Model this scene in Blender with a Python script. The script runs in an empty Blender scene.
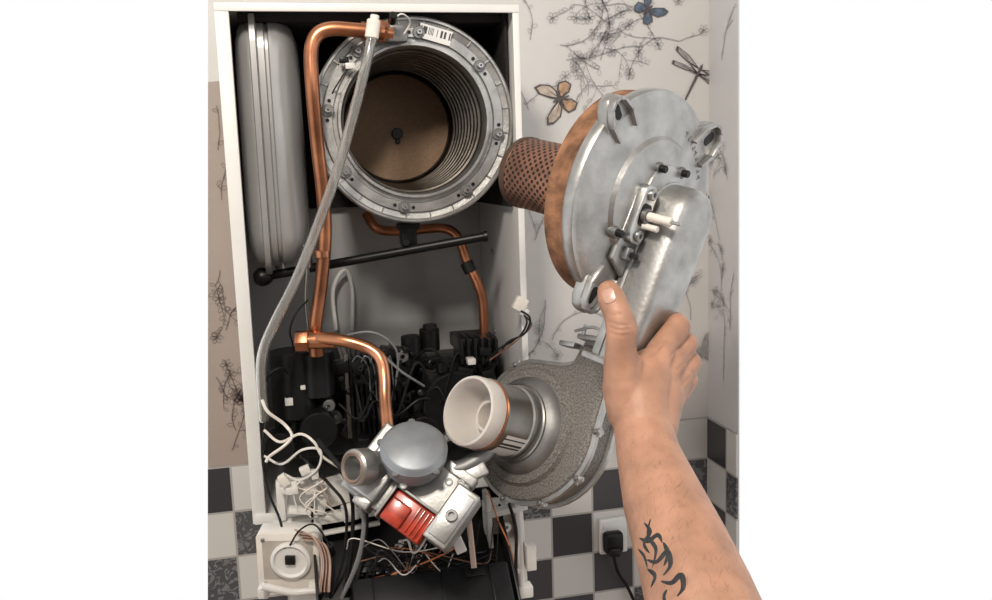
import bpy, bmesh, math, random
from mathutils import Vector, Matrix
from mathutils.bvhtree import BVHTree
random.seed(7)
S = bpy.context.scene
S.view_settings.view_transform = 'Standard'
V = Vector
# ---------------------------------------------------------------- camera
FPX = 900.0
yaw, pitch, roll = math.radians(13), math.radians(8.5), math.radians(1.9)
C = V((0, 0, 1.5))
F = V((math.sin(yaw)*math.cos(pitch), math.cos(yaw)*math.cos(pitch), -math.sin(pitch)))
R0 = V((math.cos(yaw), -math.sin(yaw), 0))
U0 = R0.cross(F)
R = math.cos(roll)*R0 - math.sin(roll)*U0
U = math.sin(roll)*R0 + math.cos(roll)*U0
cd = bpy.data.cameras.new('camera'); cam = bpy.data.objects.new('camera', cd)
S.collection.objects.link(cam); S.camera = cam
cd.sensor_width = 36; cd.lens = FPX/992*36; cd.clip_start = .01
Mc = Matrix((R, U, -F)).transposed().to_4x4(); Mc.translation = C
cam.matrix_world = Mc

def pt(u, v, y):            # image pixel cast through the camera onto the plane y metres away
    d = F + R*((u-496)/FPX) + U*((300-v)/FPX)
    return C + d*(y/d.y)
def cp(u, v, d):
    return C + (F + R*((u-496)/FPX) + U*((300-v)/FPX))*d
def dep(p): return (p-C).dot(F)
def cv(x, y, z): return (R*x + U*y - F*z).normalized()

# ---------------------------------------------------------------- groups
groups = {}
def mk(name, bm, mat, M=None, grp=None, ang=35):
    bmesh.ops.remove_doubles(bm, verts=bm.verts, dist=1e-6)
    bmesh.ops.recalc_face_normals(bm, faces=bm.faces)
    me = bpy.data.meshes.new(name); bm.to_mesh(me); bm.free()
    for p in me.polygons: p.use_smooth = True
    me.set_sharp_from_angle(angle=math.radians(ang))
    for m in (mat if isinstance(mat, (list, tuple)) else [mat]): me.materials.append(m)
    ob = bpy.data.objects.new(name, me); S.collection.objects.link(ob)
    if M is not None: ob.matrix_basis = M
    if grp: groups.setdefault(grp, []).append(ob)
    return ob
def fr(o, x, y, z):
    M = Matrix((x, y, z)).transposed().to_4x4(); M.translation = o; return M
def frz(o, z, up=V((0, 0, 1))):
    z = z.normalized(); x = up.cross(z)
    if x.length < 1e-4: x = V((1, 0, 0))
    x.normalize(); return fr(o, x, z.cross(x), z)
WX, WY, WZ = V((1, 0, 0)), V((0, 1, 0)), V((0, 0, 1))
def front(o): return fr(o, WX, WZ, -WY)      # local z looks out of the wall

def lathe(name, prof, M, mat, grp, seg=48, a0=0, a1=2*math.pi, ang=35):
    bm = bmesh.new(); full = abs(a1-a0-2*math.pi) < 1e-4
    n = seg if full else seg+1
    rings = []
    for r, h in prof:
        rings.append([bm.verts.new((max(r, 1e-7)*math.cos(a0+(a1-a0)*i/seg), max(r, 1e-7)*math.sin(a0+(a1-a0)*i/seg), h)) for i in range(n)])
    for k in range(len(rings)-1):
        for i in range(n if full else n-1):
            j = (i+1) % n
            bm.faces.new((rings[k][i], rings[k][j], rings[k+1][j], rings[k+1][i]))
    return mk(name, bm, mat, M, grp, ang)
def bevel_sharp(bm, off, seg=2, lim=30):
    if off <= 0: return
    es = [e for e in bm.edges if len(e.link_faces) == 2 and e.calc_face_angle(0) > math.radians(lim)]
    bmesh.ops.bevel(bm, geom=es, offset=off, segments=seg, profile=.5, affect='EDGES', clamp_overlap=True)
def prism(name, outl, h0, h1, M, mat, grp, bev=.002, seg=2, scale=1.0):
    bm = bmesh.new()
    n = len(outl)
    lo = [bm.verts.new((x, y, h0)) for x, y in outl]
    hi = [bm.verts.new((x*scale, y*scale, h1)) for x, y in outl]
    bm.faces.new(lo[::-1]); bm.faces.new(hi)
    for i in range(n):
        j = (i+1) % n; bm.faces.new((lo[i], lo[j], hi[j], hi[i]))
    bmesh.ops.recalc_face_normals(bm, faces=bm.faces)
    bevel_sharp(bm, bev, seg, 35)
    return mk(name, bm, mat, M, grp)
def box(name, c, s, M, mat, grp, bev=.0015, seg=2):
    bm = bmesh.new()
    bmesh.ops.create_cube(bm, size=1)
    for v in bm.verts: v.co = V((c[0]+v.co.x*s[0], c[1]+v.co.y*s[1], c[2]+v.co.z*s[2]))
    if bev: bevel_sharp(bm, min(bev, min(s)*.45), seg)
    return mk(name, bm, mat, M, grp)
def smooth_pts(pts, k=8):
    if len(pts) < 3: return list(pts)
    P = [pts[0]*2-pts[1]] + list(pts) + [pts[-1]*2-pts[-2]]; out = []
    for i in range(1, len(P)-2):
        a, b, c, d = P[i-1:i+3]
        for j in range(k):
            t = j/k
            out.append(.5*((2*b)+(c-a)*t+(2*a-5*b+4*c-d)*t*t+(3*b-a-3*c+d)*t**3))
    out.append(P[-2]); return out
def sweep(name, pts, r, mat, grp, seg=10, k=8):
    P = smooth_pts([V(p) for p in pts], k)
    bm = bmesh.new(); rings = []
    T0 = (P[1]-P[0]).normalized(); N = T0.orthogonal().normalized()
    for i, p in enumerate(P):
        T = (P[min(i+1, len(P)-1)]-P[max(i-1, 0)]).normalized()
        N = (N - T*N.dot(T)).normalized(); B = T.cross(N)
        rr = r(i/(len(P)-1)) if callable(r) else r
        rings.append([bm.verts.new(p+(N*math.cos(2*math.pi*j/seg)+B*math.sin(2*math.pi*j/seg))*rr) for j in range(seg)])
    for a, b in zip(rings, rings[1:]):
        for j in range(seg):
            bm.faces.new((a[j], a[(j+1) % seg], b[(j+1) % seg], b[j]))
    bm.faces.new(rings[0][::-1]); bm.faces.new(rings[-1])
    return mk(name, bm, mat, None, grp, 60)
def cyl(name, p, z, r, h, mat, grp, seg=32, bev=.001, hole=0):
    pr = [(hole, 0), (r-bev, 0), (r, bev), (r, h-bev), (r-bev, h), (hole, h)]
    if hole: pr.append((hole, h*.3)); pr.append((0, h*.3))
    else: pr = [(0, 0)]+pr[1:-1]+[(0, h)]
    return lathe(name, pr, frz(p, z), mat, grp, seg)
def hexnut(name, p, z, r, h, mat, grp):
    return prism(name, [(r*math.cos(i*math.pi/3), r*math.sin(i*math.pi/3)) for i in range(6)], 0, h, frz(p, z), mat, grp, .0006)

# ---------------------------------------------------------------- materials
def mat(name, col, metal=0, rough=.5, var=.12, nscale=40, bump=.1, trans=0, sss=0, bscale=None, spec=.5, coat=0, det=5):
    m = bpy.data.materials.new(name); m.use_nodes = True
    nt = m.node_tree; b = nt.nodes['Principled BSDF']; L = nt.links.new
    tc = nt.nodes.new('ShaderNodeTexCoord')
    n = nt.nodes.new('ShaderNodeTexNoise'); n.inputs['Scale'].default_value = nscale; n.inputs['Detail'].default_value = det
    L(tc.outputs['Object'], n.inputs['Vector'])
    cr = nt.nodes.new('ShaderNodeValToRGB')
    cr.color_ramp.elements[0].position = .3; cr.color_ramp.elements[1].position = .7
    cr.color_ramp.elements[0].color = tuple(max(0, c*(1-var)) for c in col)+(1,)
    cr.color_ramp.elements[1].color = tuple(min(1, c*(1+var)) for c in col)+(1,)
    L(n.outputs['Fac'], cr.inputs['Fac']); L(cr.outputs['Color'], b.inputs['Base Color'])
    b.inputs['Metallic'].default_value = metal; b.inputs['Roughness'].default_value = rough
    b.inputs['Transmission Weight'].default_value = trans
    b.inputs['Specular IOR Level'].default_value = spec
    b.inputs['Coat Weight'].default_value = coat
    if sss: b.inputs['Subsurface Weight'].default_value = sss; b.inputs['Subsurface Radius'].default_value = (.012, .004, .002); b.inputs['Subsurface Scale'].default_value = .5
    if bump:
        n2 = nt.nodes.new('ShaderNodeTexNoise'); n2.inputs['Scale'].default_value = bscale or nscale*6; n2.inputs['Detail'].default_value = 3
        L(tc.outputs['Object'], n2.inputs['Vector'])
        bp = nt.nodes.new('ShaderNodeBump'); bp.inputs['Strength'].default_value = bump; bp.inputs['Distance'].default_value = .001
        L(n2.outputs['Fac'], bp.inputs['Height']); L(bp.outputs['Normal'], b.inputs['Normal'])
    return m
ALU = mat('cast_aluminium', (.42, .415, .40), .88, .42, .24, 30, .35)
ALUB = mat('machined_aluminium', (.50, .50, .49), .95, .32, .15, 60, .15)
ALUD = mat('dull_aluminium', (.24, .24, .235), .85, .5, .25, 25, .3)
DOME = mat('blue_grey_zinc', (.30, .32, .34), .6, .48, .12, 40, .1)
STEEL = mat('stainless_steel', (.30, .285, .265), 1, .32, .25, 18, .1)
BORE = mat('dark_bore_steel', (.11, .098, .085), .9, .42, .4, 30, .3)  # darker steel for the drum bore, coil turns and disc rim
SPECK = mat('speckled_casting', (.25, .235, .215), .7, .55, .45, 380, .6, det=2)
VESS = mat('vessel_grey_paint', (.36, .36, .355), .4, .34, .08, 12, .03)
WHITEP = mat('white_powder_coat', (.74, .73, .70), 0, .4, .03, 20, .03)
WHITEG = mat('inner_grey_coat', (.60, .59, .57), .1, .45, .05, 8, .03)
BACKG = mat('galvanised_back', (.44, .44, .44), .2, .45, .1, 6, .03)
BLACKL = mat('black_lining', (.02, .018, .017), 0, .85, .2, 60, .3, spec=.2)
BLACK = mat('black_plastic', (.007, .007, .007), 0, .38, .3, 40, .1, spec=.3)
BLACK2 = mat('black_plastic_satin', (.010, .010, .011), 0, .35, .3, 30, .05, spec=.3)
RUB = mat('black_rubber', (.008, .008, .008), 0, .6, .2, 40, .05, spec=.25)
COP = mat('copper', (.46, .19, .10), .95, .34, .4, 14, .1)
COPL = mat('copper_bright', (.60, .27, .15), .95, .30, .3, 20, .08)
RUST = mat('rust_insulation', (.19, .092, .048), 0, .95, .75, 40, 1.0)
TAN = mat('tan_refractory', (.27, .175, .11), 0, .85, .12, 200, .5)
WPL = mat('white_plastic', (.70, .68, .64), 0, .35, .04, 30, .02)
WCER = mat('white_ceramic', (.75, .70, .63), 0, .3, .05, 30, 0)
TRANSW = mat('translucent_white_plastic', (.76, .71, .66), 0, .3, .05, 20, 0, trans=.2, sss=.2)
CLEAR = mat('clear_hose_plastic', (.86, .85, .82), 0, .12, .05, 10, 0, trans=.9)
RED = mat('orange_red_solenoid', (.38, .035, .014), 0, .28, .5, 60, .05, coat=.3)
ORANGE = mat('orange_wire', (.52, .17, .06), 0, .4, .1)
PINK = mat('pink_beige_tube', (.50, .36, .29), 0, .4, .1)
GREYW = mat('grey_wire', (.2, .2, .2), 0, .4, .1)
BROWNW = mat('brown_wire', (.15, .07, .04), 0, .4, .1)
SOCK = mat('socket_white', (.78, .78, .76), 0, .3, .02, 20, 0)

def stripes(name):
    m = mat(name, (.8, .8, .8), 0, .4, 0, 10, 0); nt = m.node_tree; L = nt.links.new; b = nt.nodes['Principled BSDF']
    tc = nt.nodes['Texture Coordinate']; sx = nt.nodes.new('ShaderNodeSeparateXYZ'); L(tc.outputs['Generated'], sx.inputs[0])
    wn = nt.nodes.new('ShaderNodeTexWhiteNoise'); wn.noise_dimensions = '1D'
    def M_(op, a, k):
        n = nt.nodes.new('ShaderNodeMath'); n.operation = op; L(a, n.inputs[0])
        if isinstance(k, (int, float)): n.inputs[1].default_value = k
        elif k is not None: L(k, n.inputs[1])
        return n.outputs[0]
    L(M_('FLOOR', M_('MULTIPLY', sx.outputs['X'], 46), None), wn.inputs['W'])
    e = M_('MULTIPLY', M_('MULTIPLY', M_('GREATER_THAN', sx.outputs['Y'], .35), M_('LESS_THAN', sx.outputs['Y'], .85)), M_('GREATER_THAN', wn.outputs['Value'], .5))
    mx = nt.nodes.new('ShaderNodeMix'); mx.data_type = 'RGBA'; mx.inputs[6].default_value = (.72, .71, .69, 1); mx.inputs[7].default_value = (.03, .03, .03, 1)
    L(e, mx.inputs[0]); L(mx.outputs[2], b.inputs['Base Color'])
    return m
LABEL = stripes('barcode_label')

def perforated():
    m = mat('perforated_burner_steel', (.20, .095, .06), .3, .6, .55, 25, 0); nt = m.node_tree; L = nt.links.new; b = nt.nodes['Principled BSDF']
    base = b.inputs['Base Color'].links[0].from_socket
    tc = nt.nodes['Texture Coordinate']; sx = nt.nodes.new('ShaderNodeSeparateXYZ'); L(tc.outputs['Object'], sx.inputs[0])
    at = nt.nodes.new('ShaderNodeMath'); at.operation = 'ARCTAN2'; L(sx.outputs['Y'], at.inputs[0]); L(sx.outputs['X'], at.inputs[1])
    def S_(inp, k):
        a = nt.nodes.new('ShaderNodeMath'); a.operation = 'MULTIPLY'; a.inputs[1].default_value = k; L(inp, a.inputs[0])
        s = nt.nodes.new('ShaderNodeMath'); s.operation = 'SINE'; L(a.outputs[0], s.inputs[0]); return s.outputs[0]
    p = nt.nodes.new('ShaderNodeMath'); p.operation = 'MULTIPLY'; L(S_(at.outputs[0], 28), p.inputs[0]); L(S_(sx.outputs['Z'], 600), p.inputs[1])
    g = nt.nodes.new('ShaderNodeMath'); g.operation = 'GREATER_THAN'; g.inputs[1].default_value = .22; L(p.outputs[0], g.inputs[0])
    mx = nt.nodes.new('ShaderNodeMix'); mx.data_type = 'RGBA'; mx.inputs[7].default_value = (.010, .007, .006, 1)
    L(g.outputs[0], mx.inputs[0]); L(base, mx.inputs[6]); L(mx.outputs[2], b.inputs['Base Color'])
    return m
PERF = perforated()

# ---------------------------------------------------------------- room shell
YW = 1.73
xc = pt(708, 380, YW).x
ztile = pt(235, 465, YW).z
TS = .0905
x0t = pt(592, 525, YW).x
def tilemat(name, axis, off, flip=1):
    m = bpy.data.materials.new(name); m.use_nodes = True; nt = m.node_tree; L = nt.links.new; b = nt.nodes['Principled BSDF']
    tc = nt.nodes.new('ShaderNodeTexCoord'); sx = nt.nodes.new('ShaderNodeSeparateXYZ'); L(tc.outputs['Object'], sx.inputs[0])
    def M_(op, a, bb=None):
        n = nt.nodes.new('ShaderNodeMath'); n.operation = op
        for i, q in enumerate((a, bb)):
            if q is None: continue
            if isinstance(q, (int, float)): n.inputs[i].default_value = q
            else: L(q, n.inputs[i])
        return n.outputs[0]
    u = M_('DIVIDE', M_('SUBTRACT', sx.outputs[axis], off), TS); w = M_('DIVIDE', M_('SUBTRACT', sx.outputs['Z'], ztile), TS)
    fu, fw = M_('FLOOR', u), M_('FLOOR', w)
    gu = M_('ABSOLUTE', M_('SUBTRACT', M_('SUBTRACT', u, fu), .5)); gw = M_('ABSOLUTE', M_('SUBTRACT', M_('SUBTRACT', w, fw), .5))
    grout = M_('GREATER_THAN', M_('MAXIMUM', gu, gw), .478)
    chk = M_('GREATER_THAN', M_('ABSOLUTE', M_('MODULO', M_('ADD', M_('ADD', fu, fw), flip), 2)), .5)
    wn = nt.nodes.new('ShaderNodeTexWhiteNoise'); cb = nt.nodes.new('ShaderNodeCombineXYZ'); L(fu, cb.inputs[0]); L(fw, cb.inputs[1]); L(cb.outputs[0], wn.inputs['Vector'])
    dk = nt.nodes.new('ShaderNodeMix'); dk.data_type = 'RGBA'; dk.inputs[6].default_value = (.045, .045, .05, 1); dk.inputs[7].default_value = (.10, .103, .11, 1); L(wn.outputs['Value'], dk.inputs[0])
    vo = nt.nodes.new('ShaderNodeTexNoise'); vo.inputs['Scale'].default_value = 60; vo.inputs['Distortion'].default_value = 2; L(tc.outputs['Object'], vo.inputs['Vector'])
    r = M_('MULTIPLY', M_('GREATER_THAN', vo.outputs['Fac'], .54), M_('GREATER_THAN', wn.outputs['Value'], .6))
    dk2 = nt.nodes.new('ShaderNodeMix'); dk2.data_type = 'RGBA'; dk2.inputs[7].default_value = (.19, .195, .20, 1); L(r, dk2.inputs[0]); L(dk.outputs[2], dk2.inputs[6])
    c1 = nt.nodes.new('ShaderNodeMix'); c1.data_type = 'RGBA'; c1.inputs[6].default_value = (.62, .61, .585, 1); L(chk, c1.inputs[0]); L(dk2.outputs[2], c1.inputs[7])
    c2 = nt.nodes.new('ShaderNodeMix'); c2.data_type = 'RGBA'; c2.inputs[7].default_value = (.40, .39, .37, 1); L(grout, c2.inputs[0]); L(c1.outputs[2], c2.inputs[6])
    L(c2.outputs[2], b.inputs['Base Color']); b.inputs['Roughness'].default_value = .25; b.inputs['Specular IOR Level'].default_value = .35
    bp = nt.nodes.new('ShaderNodeBump'); bp.inputs['Distance'].default_value = .002; bp.inputs['Strength'].default_value = .6; bp.invert = True
    L(grout, bp.inputs['Height']); L(bp.outputs['Normal'], b.inputs['Normal'])
    return m
WALLP = mat('wallpaper_pearl', (.62, .605, .585), 0, .55, .03, 5, .08, bscale=500)
WALLS = mat('wallpaper_pearl_side', (.60, .595, .60), 0, .55, .03, 5, .08, bscale=500)
WALLSH = mat('wallpaper_painted_shade', (.36, .30, .26), 0, .6, .05, 6, .08, bscale=500)  # pearl wallpaper with warm shade put into its colour

def quadslab(name, poly, d, m, grp=None, ax=WY):
    bm = bmesh.new(); a = [bm.verts.new(p) for p in poly]; b = [bm.verts.new(p+ax*d) for p in poly]; n = len(poly)
    bm.faces.new(a); bm.faces.new(b[::-1])
    for i in range(n): bm.faces.new((a[i], b[i], b[(i+1) % n], a[(i+1) % n]))
    return mk(name, bm, m, None, grp)
def line_at(p1, p2, z): t = (z-p1.z)/(p2.z-p1.z); return p1.lerp(p2, t)
pL1, pL2 = pt(208, 0, YW), pt(208, 600, YW)
zB = .02
def L_(z): return line_at(pL1, pL2, z)
zfl = pt(208, 600, YW).z
Lb = V((L_(zfl-.05).x, YW, zB))
wall = quadslab('wall_back', [L_(2.0), V((xc, YW, 2.0)), V((xc, YW, zB)), Lb, L_(zfl-.05)], .06, WALLP)
tiles_b = quadslab('tile_splashback', [L_(ztile)-WY*.005, V((xc, YW-.005, ztile)), V((xc, YW-.005, zB)), Lb-WY*.005, L_(zfl-.05)-WY*.005], .005, tilemat('tiles_back', 'X', x0t))
tiles_b.parent = wall
def side_pt(u, v):
    d = F + R*((u-496)/FPX) + U*((300-v)/FPX); return C + d*(xc/d.x)
s1, s2 = side_pt(738, 0), side_pt(738, 600)
def SL(z): return line_at(s1, s2, z)
zs = s2.z-.05
wr = quadslab('wall_right', [V((xc, YW+.06, 2.0)), SL(2.0), SL(zs), V((xc, SL(zs).y, zB)), V((xc, YW+.06, zB))], .003, WALLS, None, WX)
ts = quadslab('tile_splashback_side', [V((xc-.004, YW-.005, ztile)), SL(ztile)-WX*.004, SL(zs)-WX*.004, V((xc-.004, SL(zs).y, zB)), V((xc-.004, YW-.005, zB))], .004, tilemat('tiles_side', 'Y', YW, 1), None, WX)
ts.parent = wr
tp = quadslab('wall_shade_patch', [pt(208, 82, YW)-WY*.001, pt(262, 78, YW)-WY*.001, V((pt(262, 78, YW).x+.05, YW-.001, ztile)), L_(ztile)-WY*.001], .001, WALLSH)  # thin sheet painting the shade beside the cabinet onto the wallpaper
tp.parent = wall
FLOORM = mat('oak_floor', (.26, .16, .10), 0, .5, .3, 8, .1)
CEIL = mat('ceiling_paint', (.6, .58, .55), 0, .8, .02, 8, .02)
REAR = mat('rear_wall_paint', (.20, .16, .13), 0, .8, .05, 5, .02)
quadslab('floor', [V((-1.7, -1.6, 0)), V((1.7, -1.6, 0)), V((1.7, YW, 0)), V((-1.7, YW, 0))], -.05, FLOORM, None, WZ)
quadslab('ceiling', [V((-1.7, -1.6, 2.55)), V((1.7, -1.6, 2.55)), V((1.7, YW-.02, 2.55)), V((-1.7, YW-.02, 2.55))], .05, CEIL, None, WZ)
quadslab('wall_front', [V((-1.7, -1.6, 0)), V((1.7, -1.6, 0)), V((1.7, -1.6, 2.55)), V((-1.7, -1.6, 2.55))], -.05, REAR)

# wallpaper print: sprigs
INK = mat('print_ink_grey', (.37, .355, .36), 0, .6, .1, 30, 0)
INKSH = mat('print_ink_shaded', (.19, .15, .13), 0, .6, .1, 30, 0)  # same ink, darkened to go with the painted shade on the left
INKD = mat('print_ink_dark', (.09, .075, .075), 0, .6, .2, 200, 0)
def ribbon(bm, P, w, plane='y', c=YW-.0022):
    prev = None
    for i, (x, z) in enumerate(P):
        a = P[max(0, i-1)]; b = P[min(len(P)-1, i+1)]; dx, dz = b[0]-a[0], b[1]-a[1]; l = math.hypot(dx, dz) or 1
        nx, nz = -dz/l*w/2, dx/l*w/2
        q = lambda X, Z: (X, c, Z) if plane == 'y' else (c, X, Z)
        cur = (bm.verts.new(q(x+nx, z+nz)), bm.verts.new(q(x-nx, z-nz)))
        if prev: bm.faces.new((prev[0], prev[1], cur[1], cur[0]))
        prev = cur
def leafp(bm, x, z, a, l, plane, c):
    P = []
    for i in range(9):
        t = i/8*2*math.pi; px_, pz = l/2+l/2*math.cos(t), l*.28*math.sin(t)
        P.append((x+px_*math.cos(a)-pz*math.sin(a), z+px_*math.sin(a)+pz*math.cos(a)))
    ribbon(bm, P, .0008, plane, c)
def sprig(bm, x, z, a, n, step, depth, plane, c, ok):
    P = [(x, z)]; curl = random.uniform(-.14, .14)
    for i in range(n):
        a += curl+random.uniform(-.18, .18)
        x += math.cos(a)*step; z += math.sin(a)*step
        if not ok(x, z): break
        P.append((x, z))
        if random.random() < .5: leafp(bm, x, z, a+random.choice((-1, 1))*random.uniform(.6, 1.3), random.uniform(.007, .013), plane, c)
        if depth and random.random() < .2: sprig(bm, x, z, a+random.choice((-1, 1))*random.uniform(.5, 1.1), n//2+2, step*.85, depth-1, plane, c, ok)
        if random.random() < .07:
            for k in range(6): leafp(bm, x, z, k*math.pi/3, .012, plane, c)
    if len(P) > 1: ribbon(bm, P, .0009+.0006*depth, plane, c)
okb = lambda x, z: ztile+.012 < z < 1.95 and L_(z).x+.012 < x < xc-.01
bmw = bmesh.new()
for (u, v, a) in [(566, 60, .3), (600, 60, 1.2), (660, 50, 2), (700, 45, .6), (528, 110, 1.6), (535, 240, 1.2), (545, 300, -1.4), (690, 320, 1.4), (530, 40, 1.5), (590, 20, 2.), (628, 80, 1.3), (560, 45, -.3), (552, 340, 1.2), (530, 150, -1.2), (680, 130, .3)]:
    p = pt(u, v, YW); sprig(bmw, p.x, p.z, a, 13, .012, 2, 'y', YW-.0022, okb)
oks = lambda y, z: ztile+.012 < z < 1.95 and SL(z).y+.01 < y < YW-.01
for (u, v, a) in [(722, 60, 1.5), (722, 290, 1.5), (724, 380, 1.5), (728, 180, 1.4), (720, 240, 1.2), (730, 330, 1.8)]:
    p = side_pt(u, v); sprig(bmw, p.y, p.z, a, 12, .012, 2, 'x', xc-.0015, oks)
spr = mk('sprig_print', bmw, INK); spr.parent = wall
bmw = bmesh.new()
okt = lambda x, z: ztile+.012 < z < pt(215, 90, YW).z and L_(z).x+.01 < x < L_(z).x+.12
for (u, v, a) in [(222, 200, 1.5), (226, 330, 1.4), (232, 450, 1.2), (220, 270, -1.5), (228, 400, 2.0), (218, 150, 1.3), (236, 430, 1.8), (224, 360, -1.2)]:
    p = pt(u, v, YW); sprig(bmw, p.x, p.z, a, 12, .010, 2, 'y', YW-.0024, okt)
spr = mk('sprig_print_shaded', bmw, INKSH); spr.parent = wall

def butterfly(name, u, v, size, rot, cols, dragon=False, ink=None):
    p = pt(u, v, YW); ca, sa = math.cos(rot), math.sin(rot)
    T = lambda x, z: (p.x+(x*ca-z*sa)*size, p.z+(x*sa+z*ca)*size)
    bm = bmesh.new()
    def poly(pts, layer, mi):
        f = bm.faces.new([bm.verts.new((T(*q)[0], YW-.003-layer*.0004, T(*q)[1])) for q in pts]); f.material_index = mi
    def wing(pts, mi=1):
        cx = sum(q[0] for q in pts)/len(pts); cz = sum(q[1] for q in pts)/len(pts)
        poly(pts, 0, 0); poly([(cx+(a-cx)*.78, cz+(b-cz)*.78) for a, b in pts], 1, mi)
        for k in range(0, len(pts), 2):
            a, b = pts[k]; l = math.hypot(a, b)
            if l < .2: continue
            nx, nz = -b/l*.02, a/l*.02
            poly([(0+nx, 0+nz), (a*.9, b*.9), (0-nx, -nz)], 2, 0)
    for s in (-1, 1):
        if dragon:
            wing([(0, .15), (s*.5, .36), (s*1.0, .42), (s*.98, .28), (s*.5, .16)]); wing([(0, .05), (s*.5, .05), (s*.92, -.02), (s*.9, -.14), (s*.4, -.08)])
        else:
            wing([(0, .02), (s*.15, .35), (s*.45, .72), (s*.72, .8), (s*.75, .55), (s*.6, .2), (s*.3, .02)])
            wing([(0, 0), (s*.35, .02), (s*.58, -.12), (s*.55, -.42), (s*.35, -.58), (s*.12, -.4)], 2)
    L2 = 1.0 if dragon else .35
    poly([(-.04, .25), (0, .34), (.04, .25), (.045, 0), (.02, -L2), (-.02, -L2), (-.045, 0)], 3, 0)
    o = mk(name, bm, [ink or INKD]+cols); o.parent = wall
BO = mat('print_orange', (.42, .26, .16), 0, .6, .4, 100, 0); BC = mat('print_cream', (.46, .38, .31), 0, .6, .3, 80, 0)
BB = mat('print_blue', (.09, .13, .19), 0, .6, .4, 100, 0); BG = mat('print_grey', (.33, .32, .31), 0, .6, .2, 100, 0)
butterfly('butterfly_print', 560, 99, .054, 1.9, [BC, BO]); butterfly('butterfly_print', 647, 10, .042, -.9, [BB, BB])
butterfly('dragonfly_print', 697, 74, .066, -.5, [BG, BG], True); butterfly('butterfly_print', 705, 203, .036, 1.2, [INKD, INKD])
butterfly('butterfly_print', 700, 352, .045, .3, [BG, BG], False, BG)

# ---------------------------------------------------------------- boiler cabinet
G = 'boiler_cabinet'
YF, YB = 1.40, 1.70
YE = YW-.007
xLo, xLi = pt(233, 260, YF).x, pt(247, 260, YF).x
xRi, xRo = pt(518, 170, YF).x, pt(523, 170, YF).x
zt, zb = pt(405, 4, YF).z, pt(262, 523, YF).z
def wbox(name, a, b, m, g, bev=.001):
    c = [(a[i]+b[i])/2 for i in range(3)]; s = [abs(b[i]-a[i]) for i in range(3)]
    return box(name, c, s, None, m, g, bev)
wbox('side_left', (xLo, YF+.002, zb), (xLo+.003, YE, zt), WHITEP, G)
wbox('flange_left', (xLo, YF-.002, zb), (xLi, YF+.002, zt-.012), WHITEP, G)
wbox('flange_return_left', (xLi-.002, YF+.002, zb), (xLi, YF+.018, zt-.012), WHITEP, G)
wbox('side_right', (xRi, YF+.003, zb), (xRi+.003, YE, zt), WHITEG, G)
wbox('side_right_outer', (xRi+.0035, YF+.003, zb), (xRi+.006, YE, zt), WHITEP, G)
wbox('flange_right', (xRi-.002, YF-.002, zb), (xRo, YF+.002, zt-.012), WHITEP, G)
wbox('back_panel', (xLo+.003, YB-.004, zb), (xRi, YB, zt), BACKG, G)
wbox('top_panel', (xLo+.003, YF+.003, zt-.003), (xRi, YB, zt), WHITEP, G)
wbox('top_flange', (xLo, YF-.003, zt-.012), (xRo, YF+.002, zt), WHITEP, G)
wbox('bottom_panel', (xLo+.003, YF, zb), (xRi, YB, zb+.004), WHITEP, G)
wbox('bottom_lip', (xLo+.003, YF-.006, zb), (xRi, YF, zb+.016), WHITEP, G)
xa, xb = pt(303, 100, 1.66).x, xRi-.004
wbox('black_backing', (xa, 1.675, pt(400, 205, 1.68).z), (xb, 1.695, zt-.006), BLACKL, G)  # black sheets across the upper back, top and right side
wbox('black_top', (xLi+.01, 1.44, zt-.02), (xb, 1.67, zt-.004), BLACKL, G)
wbox('black_side', (xb-.004, 1.43, pt(508, 205, 1.5).z), (xb+.001, 1.69, zt-.006), BLACKL, G)
for v in (250, 330, 395):
    p = pt(513, v, 1.6); cyl('rivet', V((xRi, 1.6, p.z)), -WX, .004, .003, ALU, G, 12)
sweep('white_gasket', [pt(336, 330, 1.67), pt(333, 290, 1.67), pt(345, 270, 1.67), pt(352, 290, 1.67), pt(352, 330, 1.67)], .004, WHITEP, G)

# ---------------------------------------------------------------- expansion vessel
G = 'expansion_vessel'
zc = (pt(268, 8, 1.43).z+pt(268, 272, 1.43).z)/2; H = (pt(268, 8, 1.43).z-pt(268, 272, 1.43).z)/2
D = .115
def rr(hw, hh, r, n=8):
    out = []
    for cx, cy, a in ((hw-r, hh-r, 0), (-hw+r, hh-r, 90), (-hw+r, -hh+r, 180), (hw-r, -hh+r, 270)):
        for i in range(n+1):
            t = math.radians(a+90*i/n); out.append((cx+r*math.cos(t), cy+r*math.sin(t)))
    return out
bm = bmesh.new(); rings = []
for dx, ins in [(-.047, .06), (-.045, .035), (-.040, .020), (-.033, .009), (-.027, .005), (-.023, .004), (-.0225, -.006), (-.0215, -.009), (-.0135, -.009), (-.0125, -.006), (-.012, .004), (-.002, .003), (.000, .008), (.004, .008), (.006, .003), (.018, .004), (.031, .011), (.041, .022), (.047, .038), (.050, .06)]:
    o = rr(D-ins, H-ins, max(.055-ins*.3, .02)); rings.append([bm.verts.new((dx, a, b)) for a, b in o])
n = len(rings[0])
for a, b in zip(rings, rings[1:]):
    for i in range(n): bm.faces.new((a[i], a[(i+1) % n], b[(i+1) % n], b[i]))
bm.faces.new(rings[0]); bm.faces.new(rings[-1][::-1])
xv = (pt(237, 139, 1.43).x+pt(305, 139, 1.43).x)/2
Mv = Matrix.Translation(V((xv, 1.43+D, zc)))
mk('shell', bm, VESS, Mv, G, 40)
cyl('valve_stub', V((xv, 1.54, zc-H-.014)), WZ, .009, .02, ALU, G)

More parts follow.
